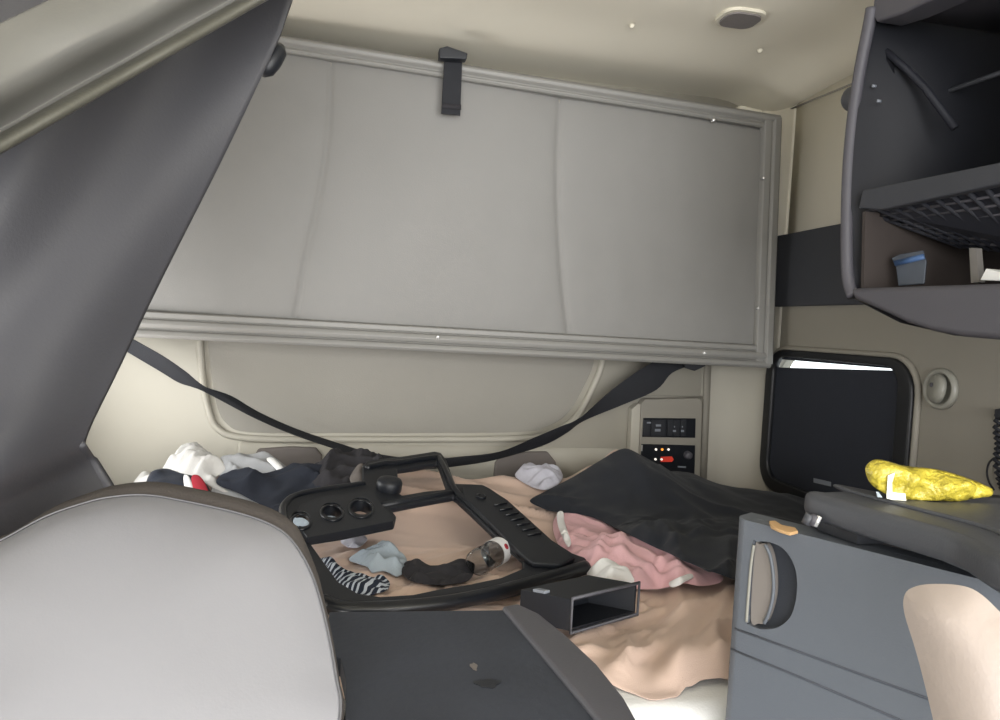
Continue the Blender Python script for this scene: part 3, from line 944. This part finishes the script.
# lower lip with the rounded belly
lip = [(849, 288), (880, 287), (940, 285), (1000, 283), (1060, 280), (1200, 274), (1200, 352), (1060, 344), (1000, 340), (960, 336.5), (930, 331), (905, 323), (880, 311), (862, 303), (852, 299)]
obj('lower_lip', prism([P(*p, XO - .01) for p in lip], (.05, 0, 0)), MAT['overhead'], OC, bevel=.012, bseg=4)
yl = [P(*p, XO + .04) for p in ((856, 298), (905, 323), (960, 336), (1060, 343), (1200, 350))]
vsb = [V((XO + .03, p.y, p.z)) for p in yl] + [V((XR - .005, p.y, p.z + .03)) for p in yl]
vsb += [v + V((0, 0, .02)) for v in vsb]
n = len(yl); fsb = []
for i in range(n - 1):
    fsb += [(i, i + 1, n + i + 1, n + i), (2 * n + i, 3 * n + i, 3 * n + i + 1, 2 * n + i + 1)]
obj('cabinet_floor', (vsb, fsb), MAT['overhead'], OC, smooth=False)
obj('cubby_floor', abox(XO + .02, XR - .02, YN, 1.2, 1.325, 1.335), MAT['brown'], OC)
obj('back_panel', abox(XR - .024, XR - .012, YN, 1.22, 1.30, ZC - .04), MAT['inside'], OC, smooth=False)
obj('near_end_panel', abox(XO + .01, XR - .02, YN - .02, YN, 1.30, ZC - .06), MAT['overhead'], OC, smooth=False)
# header across the top
hd = [(872, -30), (873, 0), (871, 16), (876, 22), (900, 14), (935, -2), (1000, -30), (1100, -75), (1100, -140)]
obj('header', prism([P(*p) for p in hd], (.06, 0, 0)), MAT['overhead'], OC, bevel=.006)
obj('top_panel', abox(XO + .04, XR - .02, YN, 1.22, 1.868, 1.882), MAT['overhead'], OC)
# shelf between upper bay and net bay
zs = P(900, 200).z
sf = [P(858, 208), P(862, 190), P(1000, 162), P(1200, 122), P(1200, 146), P(1000, 184), P(880, 210)]
obj('shelf_front', prism(sf, (.02, 0, 0)), MAT['band'], OC, bevel=.004)
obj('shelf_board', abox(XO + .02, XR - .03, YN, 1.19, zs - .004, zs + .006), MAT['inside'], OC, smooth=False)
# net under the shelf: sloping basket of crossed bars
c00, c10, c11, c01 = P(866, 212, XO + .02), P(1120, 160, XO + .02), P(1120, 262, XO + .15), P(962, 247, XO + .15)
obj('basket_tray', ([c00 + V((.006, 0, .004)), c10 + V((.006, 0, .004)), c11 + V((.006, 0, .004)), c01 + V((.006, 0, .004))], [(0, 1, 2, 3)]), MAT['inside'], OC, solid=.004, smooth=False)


def bl(s, t):
    return (c00 * (1 - s) + c10 * s) * (1 - t) + (c01 * (1 - s) + c11 * s) * t


for k in range(9):
    t = k / 8
    obj('basket_bar', tube([bl(0, t), bl(1, t)], .0028, 6), MAT['overhead'], OC)
for k in range(15):
    t = k / 14
    obj('basket_cross_bar', tube([bl(t, 0), bl(t, 1)], .0045, 6), MAT['inside'], OC)
# divider of the lower bay, door stay, inner ledge
obj('divider', prism([P(969, 248, XO + .12), P(976, 248, XO + .12), P(979, 282, XO + .12), P(971, 283, XO + .12)], (.012, 0, 0)), MAT['strip'], OC, smooth=False)
obj('door_stay', tube([P(884, 50, XO + .05), P(905, 68, XO + .08), P(925, 88, XO + .11), P(955, 128, XO + .14)], .007, 8), MAT['inside'], OC)
obj('inner_ledge', tube([P(905, 104, XO + .2), P(940, 94, XO + .2), P(1000, 73, XO + .2), P(1100, 40, XO + .2)], .005, 6), MAT['lid'], OC)
obj('inner_post', prism([P(874, 105, XO + .06), P(884, 104, XO + .06), P(880, 186, XO + .06), P(870, 188, XO + .06)], (.02, 0, 0)), MAT['lid'], OC)
for q in ((873, 86), (878, 101), (860, 207)):
    obj('hinge_pin', lathe([(.0028, -.002), (.0028, .006)], P(*q, XO + .02), (1, 0, 0), 10), MAT['mark'], OC)
obj('hinge_cap', lathe([(.022, .02), (.026, .012), (.026, -.012), (.022, -.02)], on_x(.97, 857, 98), (0, 1, 0), 24), MAT['lid'], OC)

# things in the lower bay
pb = [(891, 258), (900, 254), (923, 250), (926, 262), (924, 284), (898, 286), (896, 268)]
TBg = thing('plastic_bag', 'crumpled clear zip bag with blue stripe in the overhead cabinet cubby', 'bag', P(908, 285, XO + .05))
n0 = [P(*p, XO + .05) for p in pb]
obj('bag_film', prism(n0, (.006, .004, 0)), MAT['bag'], TBg, bevel=.002)
obj('bag_stripe', prism([P(*p, XO + .047) for p in ((893, 261), (923, 254), (924, 259), (895, 266))], (.002, 0, 0)), MAT['bagblue'], TBg)
tag(obj('folded_paper', prism([P(*p, XO + .05) for p in ((980, 280), (986, 268.5), (1003, 273), (1003, 281))], (.03, 0, 0)), MAT['paper'], bevel=.001),
    'folded white paper at the right end of the overhead cubby', 'paper')

# ------------------------------------------------------------------ lower cabinet with ajar door
ZT = 1.02
DC = thing('side_cabinet', 'grey side cabinet with ajar door and recessed pull beside the bed', 'cabinet', V((.95, .55, 0)))
obj('cabinet_body', abox(.665, XR - .02, .10, .868, 0, ZT - .04), MAT['cabdark'], DC, bevel=.008)
dL, dR = on_z(ZT, 737, 518), on_z(ZT, 975, 578)
de = (dR - dL); de.z = 0; de.normalize()
dn = V((de.y, -de.x, 0))
if dn.x > 0: dn = -dn
dR = dL + de * .50
rise = V((0, 0, 1))
DW, DH, DT = .50, .97, .045
D = lambda a, b, c: dL + de * a + V((0, 0, b)) - dn * c     # a along, b up from top edge, c into door


def dpx(px, py):
    p = on_plane(dL, dn, px, py) - dL
    return (p.dot(de), p.z)


rec = [(752, 546), (757, 542), (768, 542), (781, 547), (790, 557), (796, 572), (797, 590), (794, 608), (788, 620), (776, 628), (760, 629), (748, 624), (747, 618)]
rec2 = [dpx(*p) for p in catmull(rec, 4, True)]
outerd = [(.012, 0), (DW, 0), (DW, -DH), (.012, -DH)]
dfront = obj('door', plate(outerd, [rec2], lambda a, b: D(a, b, .0101)), MAT['cab'], DC, solid=.02, soff=0, smooth=False)
# check direction of solid by building the core explicitly
n = len(rec2)
rv = [D(a, b, 0) for a, b in rec2] + [D(a * .96 + .04 * rec2[0][0], b, .018) for a, b in rec2]
obj('pull_recess', (rv, [(i, (i + 1) % n, (i + 1) % n + n, i + n) for i in range(n)] + [tuple(range(n, 2 * n))]), MAT['cabdark'], dfront)
hp = [(752, 549), (757, 545), (764, 545), (769, 556), (772, 575), (772, 595), (768, 613), (763, 624), (756, 625), (748, 620)]
obj('pull_handle', prism([D(*dpx(*p), .006) for p in catmull(hp, 4, True)], -dn * .010), MAT['handle'], dfront, bevel=.002)
obj('handle_edge', tube([D(*dpx(*p), .003) for p in catmull([(764, 545), (769, 556), (772, 575), (772, 595), (768, 613), (763, 624)], 5)], .0022, 8), MAT['cab'], dfront)
obj('handle_bezel', tube([D(*dpx(*p), .0) for p in catmull([(754, 545), (751, 565), (748, 600), (746.5, 622)], 5)], .0018, 8), MAT['knob'], dfront)
# rounded free edge and the door core
prof = [(0.0, .0), (.012, .0)] 
edgep = []
for k in range(0, 9):
    a = radians(90 * k / 8)
    edgep.append((.014 - .018 * sin(a) * 1.0, .018 * (1 - cos(a))))
pe = [(.0135, .001)] + edgep[1:] + [(-.004, DT), (DW, DT), (DW, .021), (.0135, .021)]
obj('door_edge', prism([D(a, 0, c) for a, c in pe], (0, 0, -DH)), MAT['cab'], dfront, smooth=False)
for l in (((735, 628.5), (800, 652), (929, 699), (1000, 726)), ((731, 649), (800, 677), (905, 722), (960, 746))):
    obj('door_groove', tube([D(*dpx(*p), -.0) for p in l], .0016, 6), MAT['cabdark'], dfront)
lt = [on_z(ZT + .001, *p) for p in ((769, 524), (775, 523.5), (782, 528), (795, 530.5), (798, 534), (790, 536), (780, 533), (771, 529))]
obj('door_latch', prism(lt, (0, 0, .004)), MAT['brass'], dfront, bevel=.001)

# lid unit on top of the cabinet
TLd = thing('cooler_lid', 'black slab-shaped appliance lid resting on the side cabinet', 'lid', V((.95, .7, ZT - .04)))
ZL = 1.05
lo = [(801, 503), (812, 509), (850, 521), (900, 536), (940, 548), (960, 556), (975, 566), (1010, 585), (1060, 600)]
lid2 = [on_z(ZL, *p) for p in lo]
pts = [(p.x, p.y) for p in lid2]
bkp = on_z(ZL + .02, 822, 489.5)
bk2p = on_z(ZL + .02, 1015, 496)
pts += [(XR - .05, pts[-1][1]), (XR - .05, bk2p.y), (bk2p.x, bk2p.y), (bkp.x + .04, bkp.y + .006), (bkp.x, bkp.y)]
obj('lid_slab', plate(pts, [], lambda x, y: V((x, y, ZL + .002 - .0))), MAT['lid'], TLd, solid=.034, soff=0, bevel=.013, bseg=4)
inn = [(p[0] + .05, p[1] + .012) for p in pts[:9]] + [(XR - .07, pts[8][1] + .03), (XR - .07, bk2p.y - .03), (bkp.x + .09, bkp.y - .07)]
obj('lid_top_panel', plate(inn, [], lambda x, y: V((x, y, ZL + .020))), MAT['lid'], TLd, solid=.006, soff=0, bevel=.003)
inn2 = [(max(.672, p[0] + .022), p[1] + .01) for p in pts[:4]] + [(.72, pts[4][1] + .06), (XR - .07, pts[4][1] + .06), (XR - .07, .92), (.672, .92)]
obj('lid_body', plate(inn2, [], lambda x, y: V((x, y, 1.008))), MAT['black'], TLd, solid=.044, soff=0, bevel=.002)
sk = [(p[0] + .014, p[1] + .004) for p in pts[:3]]
obj('lid_skirt', prism([V((a, b, 1.0225)) for a, b in sk + [(.68, sk[-1][1]), (.70, .90), (bkp.x + .02, bkp.y - .03)]], (0, 0, .02)), MAT['black'], TLd, smooth=False)
for q, mm in (((812, 525), 'overhead'), ((815, 526), 'screw'), ((806, 524), 'lid')):
    p = on_z(ZL - .016, *q)
    obj('hinge_pin', tube([p, p + V((.004, -.002, .012))], .003 if mm == 'screw' else .006, 8), MAT[mm], TLd)

# yellow snack bag on the lid
yo = [(866, 474), (866, 466), (872, 460.5), (880, 459.5), (893, 462.5), (906, 466), (935, 469), (962, 476), (985, 485), (993, 490), (991, 496), (978, 498), (950, 502.5), (920, 502), (899, 499), (882, 492), (871, 484)]
ya_, yb = on_z(ZL + .024, 880, 498), on_z(ZL + .024, 990, 502)
yd = (yb - ya_).normalized()
yb = (ya_ + yb) / 2
YBG = thing('yellow_bag', 'crumpled yellow plastic package with white marks on the black lid', 'package', yb)
ynrm = V((yd.y, -yd.x, .45)).normalized()
if ynrm.y > 0: ynrm = V((-yd.y, yd.x, .45)).normalized()
yc = yb + V((0, 0, .001))
ux = V((0, 0, 1)).cross(ynrm).normalized(); uy = ynrm.cross(ux)
yo2 = []
for p in catmull(yo, 4, True):
    d = on_plane(yc, ynrm, *p) - yc; yo2.append((d.dot(ux), d.dot(uy)))


def ysurf(x, y, sgn):
    e = edist(x, y, yo2)
    k = 1 - exp(-(e / .02) ** 1.2)
    h = .030 * k + .012 * min(1, e / .012) * (fold(x, y, .9, 10, 26, 3) - .5) + .006 * min(1, e / .012) * (fold(x, y, -.6, 16, 30, 8) - .5) + .004 * noise.noise(V((x * 50, y * 50, 3))) * min(1, e / .01)
    return yc + ux * x + uy * y + ynrm * (h * sgn)


p2, t2 = fill2d(yo2, (), .0045)
n = len(p2)
gv = [ysurf(x, y, 1) for x, y in p2] + [ysurf(x, y, -.9) for x, y in p2]
zmin = ZL + .0235
gv = [V((v.x, v.y, max(v.z, zmin))) for v in gv]
obj('bag_film', (gv, list(t2) + [tuple(i + n for i in reversed(f)) for f in t2]), MAT['yellow'], YBG)


def decal(pxs, m, name):
    q = []
    for p in pxs:
        d = on_plane(yc + ynrm * .028, ynrm, *p) - yc; q.append((d.dot(ux), d.dot(uy)))
    pp, tt = fill2d(q, (), .005)
    vv = [ysurf(x, y, 1) + ynrm * .0018 for x, y in pp]
    vv = [V((v.x, v.y, max(v.z, zmin))) for v in vv]
    obj(name, (vv, tt), m, YBG, solid=.0006, soff=1)


decal([(894, 473), (899, 471), (902, 479), (905, 488), (917, 490), (918, 499), (905, 498), (898, 495), (900, 488)], MAT['whitefilm'], 'white_print')
decal([(881, 490), (890, 488), (893, 494), (886, 494.5)], MAT['blue'], 'pale_blue_print')

# ------------------------------------------------------------------ dark locker in the foreground
LK = thing('foreground_locker', 'dark grey worn flat-topped locker between the seat and the bed', 'locker', V((0, .5, 0)))
ZK = .884
lq = on_y(.872, 328, 612); ZK = lq.z
kb = [on_z(ZK, *p) for p in ((330, 612), (420, 611), (505, 610), (582, 699), (640, 772))]
obj('locker_top', prism(kb + [V((.006, kb[-1].y, ZK)), V((.006, .70, ZK)), V((.0, .75, ZK)), V((-.016, .765, ZK)), V((-.016, kb[0].y, ZK))], (0, 0, -.02)), MAT['locker'], LK, bevel=.004)
tr = [on_z(ZK, *p) for p in ((503, 606), (513, 604), (520, 606))]
trl = [on_z(ZK + .006, *p) for p in ((502, 605), (541, 651), (582, 699), (640, 770))]
trr = [on_z(ZK - .006, *p) for p in ((517, 603), (540, 613), (567, 635), (598, 664), (624, 696), (655, 750))]
obj('locker_edge_trim', prism([*trl, *trr[::-1]], (0, 0, -.03)), MAT['lockertrim'], LK, bevel=.005)
xk = max(p.x for p in trl)
obj('locker_body', abox(.010, .19, kb[-1].y, .86, 0, ZK - .022), MAT['lockertrim'], LK, bevel=.006)
for q, r, mm in (((474, 667), .007, 'brass'), ((488, 684), .012, 'black')):
    p = on_z(ZK + .0005, *q)
    pts = [(r * (1 + .3 * sin(3 * a)) * cos(a) * (1 if mm == 'black' else .5), r * .7 * sin(a) * (1 + .2 * cos(5 * a)) * (1 if mm == 'black' else 1.6)) for a in [k * .35 for k in range(18)]]
    obj('wear_spot' if mm == 'brass' else 'dark_stain', prism([p + V((a, b, 0)) for a, b in pts], (0, 0, .0006)), MAT['greyleather' if mm == 'brass' else mm], LK, smooth=False)

# ------------------------------------------------------------------ light grey seat back
st_top, st_bot = at_d(.78, 150, 492), at_d(.60, 150, 720)
sn = (st_bot - st_top).cross(V((1, -.12, 0))).normalized()
if sn.dot(fw) > 0: sn = -sn
sx_ = V((1, -.12, 0)); sx_ = (sx_ - sn * sx_.dot(sn)).normalized(); sy_ = sn.cross(sx_)
if sy_.z < 0: sy_ = -sy_
so = [(-120, 720), (-110, 640), (-80, 585), (-45, 560), (0, 542), (45, 518), (85, 504), (112, 498), (146, 496), (184, 502), (238, 514), (272, 526), (292, 541), (309, 568), (320, 598), (330, 640), (337, 680), (341, 712), (330, 770), (310, 860), (-120, 860)]


def suv(px, py, h=0):
    d = on_plane(st_top + sn * h, sn, px, py) - st_top; return (d.dot(sx_), d.dot(sy_))


S2 = [suv(*p) for p in catmull(so, 4, True)]
pp, tt = fill2d(S2, (), .02)
TSE = thing('driver_seat', 'large light grey leather seat back with stitched piping in the left foreground', 'seat', V((-.2, .55, .3)))
vv = []
for x, y in pp:
    e = edist(x, y, S2)
    h = .035 * (1 - exp(-(e / .05))) + .004 * noise.noise(V((x * 7, y * 7, 1)))* min(1, e / .05)
    vv.append(st_top + sx_ * x + sy_ * y + sn * h)
obj('seat_face', (vv, tt), MAT['seat'], TSE, subsurf=1)
obj('piping', tube([st_top + sx_ * x + sy_ * y + sn * .002 for x, y in S2], .0011, 6, True), MAT['pipe'], TSE)
cx = sum(p[0] for p in S2) / len(S2); cy = sum(p[1] for p in S2) / len(S2)
rings = []
for grow, dp in ((0, 0), (.35, -.002), (.8, -.008), (1, -.02), (.7, -.045), (-.3, -.06)):
    rg = []
    m = len(S2)
    for i in range(m):
        (xa, ya), (xb, yb_) = S2[i - 1], S2[(i + 1) % m]
        nn = V((yb_ - ya, xa - xb)).normalized()
        if nn.dot(V((S2[i][0] - cx, S2[i][1] - cy))) < 0: nn = -nn
        gw = .034 * grow * max(.02, nn.y * abs(nn.y)) if grow > 0 else .02 * grow
        rg.append(st_top + sx_ * (S2[i][0] + nn.x * gw) + sy_ * (S2[i][1] + nn.y * gw) + sn * dp)
    rings.append(rg)
n = len(S2); vs = [v for r in rings for v in r]; fs = []
for k in range(len(rings) - 1):
    for i in range(n):
        j = (i + 1) % n
        fs.append((k * n + i, k * n + j, (k + 1) * n + j, (k + 1) * n + i))
fs.append(tuple((len(rings) - 1) * n + i for i in range(n)))
obj('seat_side_band', (vs, fs), MAT['seatside'], TSE)
base = st_bot + V((0, 0, -.05))

# ------------------------------------------------------------------ beige seat at lower right
bo = [(904, 612), (905, 594), (914, 587), (930, 584), (958, 585), (978, 592), (1000, 612), (1040, 655), (1060, 720), (1060, 840), (958, 840), (944, 770), (932, 715), (917, 655)]
bn = -ray(985, 650).normalized()
bc = at_d(.52, 960, 640)
bx = V((0, 0, 1)).cross(bn).normalized(); by = bn.cross(bx)
B2 = []
for p in catmull(bo, 4, True):
    d = on_plane(bc, bn, *p) - bc; B2.append((d.dot(bx), d.dot(by)))
cx = sum(p[0] for p in B2) / len(B2); cy = sum(p[1] for p in B2) / len(B2)
TBE = thing('passenger_seat', 'beige rounded seat corner in the lower right foreground', 'seat', bc + V((.05, .0, -.3)))
pp, tt = fill2d(B2, (), .012)
vv = []
for x, y in pp:
    e = edist(x, y, B2)
    vv.append(bc + bx * x + by * y + bn * (.022 * (1 - exp(-e / .02)) + .03 * sm(.04, .09, x)))
n = len(B2)
obj('seat_cushion', (vv, tt), MAT['beige'], TBE, subsurf=1)
rings = []
for sc, dp in ((1.0, 0), (1.0, -.03), (.99, -.06), (.94, -.08)):
    rings.append([bc + bx * (cx + (x - cx) * sc) + by * (cy + (y - cy) * sc) + bn * dp for x, y in B2])
vs = [v for r in rings for v in r]; fs = []
for k in range(len(rings) - 1):
    for i in range(n):
        j = (i + 1) % n
        fs.append((k * n + i, k * n + j, (k + 1) * n + j, (k + 1) * n + i))
fs.append(tuple((len(rings) - 1) * n + i for i in range(n)))
obj('seat_side', (vs, fs), MAT['beige'], TBE)

# ------------------------------------------------------------------ privacy curtain (left)
CU = thing('privacy_curtain', 'dark grey vinyl privacy curtain gathered on the left with light folded flap', 'curtain', at_d(.9, 60, 300))
redge = catmull([(330, -80), (300, -20), (288, 12), (280, 36), (262, 76), (220, 162), (180, 240), (150, 300), (118, 368), (84, 440), (96, 458), (116, 490), (130, 520), (140, 600)], 6)


def rx_at(y):
    for (a, b), (c, d) in zip(redge, redge[1:]):
        if b <= y <= d: return a + (c - a) * (y - b) / (d - b + 1e-9)
    return redge[-1][0]


def dcur(x, y, s):
    d = .80 + .33 * sm(-90, 300, x) - .05 * sm(250, 600, y)
    q = x * .82 + y * .42                    # long diagonal folds
    d += .022 * sin(q / 52.0 + .9) * (1 - .6 * s) + .012 * sin(q / 23 + y / 160)
    crease = 492 - .0006 * x * x - .42 * x   # crease above the foot
    d += .035 * sm(crease - 12, crease + 10, y) - .022 * exp(-((y - crease + 40) / 34) ** 2) * (1 - s * .5)
    return d + .012 * (1 - s) ** 4


NX, NY = 60, 110
vs, fs = [], []
for j in range(NY + 1):
    y = -80 + 680 * j / NY
    rx = rx_at(y)
    for i in range(NX + 1):
        s = i / NX
        x = -90 + (rx + 90) * s
        d = dcur(x, y, s)
        vs.append(at_d(d, x, y))
for j in range(NY):
    for i in range(NX):
        a = j * (NX + 1) + i
        fs.append((a, a + 1, a + NX + 2, a + NX + 1))
obj('curtain_sheet', (vs, fs), MAT['curtain'], CU, solid=.006, soff=0)
# double stitched hem strip at the low corner
hemp = catmull([(81, 442), (96, 464), (113, 491)], 6)
obj('corner_hem', tube([at_d(dcur(x, y, .98) - .004, x - 4, y + 1) for x, y in hemp], .010, 8, flat=.5), MAT['curtain'], CU)
for k in range(1, len(hemp) - 1):
    (xa, ya), (xb, yb2) = hemp[k], hemp[k + 1]
    obj('hem_stitch', tube([at_d(dcur(xa, ya, .95) - .009, xa - 15, ya + 6), at_d(dcur(xb, yb2, .95) - .009, xa - 15 + (xb - xa) * .6, ya + 6 + (yb2 - ya) * .6)], .0016, 6), MAT['pipe'], CU)
kn = at_d(1.14, 272, 60)
obj('edge_fastener', lathe([(.006, -.03), (.014, -.02), (.016, .0), (.014, .02), (.006, .03)], kn, (.45, .2, .9), 16), MAT['black'], CU)
# light folded flap
p0, p1 = (-80, 197), (345, -47)
L = hypot(p1[0] - p0[0], p1[1] - p0[1])
tx, ty = (p1[0] - p0[0]) / L, (p1[1] - p0[1]) / L
nxp, nyp = ty, -tx          # image direction up-left of the hem line
if nyp > 0: nxp, nyp = -nxp, -nyp
NS = 40


def flap(prof, mt, name, label=None):
    prof = catmull(prof, 4); vs, fs = [], []
    for i in range(NS + 1):
        s = i / NS
        dist = .62 + .34 * s
        for a, h in prof:
            k = (1.05 - .3 * s)
            x = p0[0] + tx * L * s + nxp * a * k; y = p0[1] + ty * L * s + nyp * a * k
            w = .003 * sin(s * 23 + a * .05)
            vs.append(at_d(dist - h * 1.1 - w, x, y))
    n = len(prof)
    for i in range(NS):
        for k in range(n - 1):
            fs.append((i * n + k, i * n + k + 1, (i + 1) * n + k + 1, (i + 1) * n + k))
    o = obj(name, (vs, fs), mt, CU, solid=.004, soff=0)
    if label: o['label'] = label


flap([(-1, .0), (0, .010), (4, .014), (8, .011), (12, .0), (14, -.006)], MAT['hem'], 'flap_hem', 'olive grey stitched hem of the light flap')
flap([(12, -.004), (20, -.008), (30, .004), (44, .030), (56, .043), (68, .047), (82, .044), (96, .034), (110, .016), (114, .008)], MAT['silver'], 'folded_flap', 'light grey glossy vinyl flap')
flap([(108, .014), (130, -.012), (160, -.05), (215, -.12), (270, -.19), (340, -.27)], MAT['curtain'], 'shaded_upper_fold')  # top of the same light flap; its shade is put in as darker vinyl

# ------------------------------------------------------------------ light
W = bpy.data.worlds.new('overcast_sky'); SC.world = W; W.use_nodes = True
bg = W.node_tree.nodes['Background']
bg.inputs[0].default_value = (.95, .97, 1.0, 1)
bg.inputs[1].default_value = 2.2


def area(name, loc, aim, sx, sy, power, col=(1, 1, 1)):
    l = bpy.data.lights.new(name, 'AREA'); l.shape = 'RECTANGLE'; l.size = sx; l.size_y = sy; l.energy = power; l.color = col
    o = bpy.data.objects.new(name, l); COL.objects.link(o)
    o.location = loc
    o.rotation_euler = (V(aim) - V(loc)).to_track_quat('-Z', 'Y').to_euler()
    return o


area('windshield_daylight', (.25, -2.5, 1.15), (.25, 2, 1.4), 3.2, 1.8, 165, (1, .99, .985))
area('passenger_door_daylight', (1.28, -.55, 1.38), (.2, 1.2, 1.35), .8, .6, 22, (1, .99, .99))
area('driver_door_daylight', (-.83, -1.0, 1.36), (1.2, 2.0, 1.85), .6, .6, 16, (1, .99, .99))
area('left_sleeper_window_daylight', (XL + .03, 1.76, 1.05), (1.3, 1.72, 1.5), .5, .32, 5, (1, .99, .98))

vs_ = SC.view_settings
vs_.view_transform = 'Standard'; vs_.look = 'None'; vs_.gamma = 1; vs_.use_curve_mapping = False
vs_.exposure = 0.0
SC.cycles.use_denoising = True
SC.cycles.max_bounces = 8
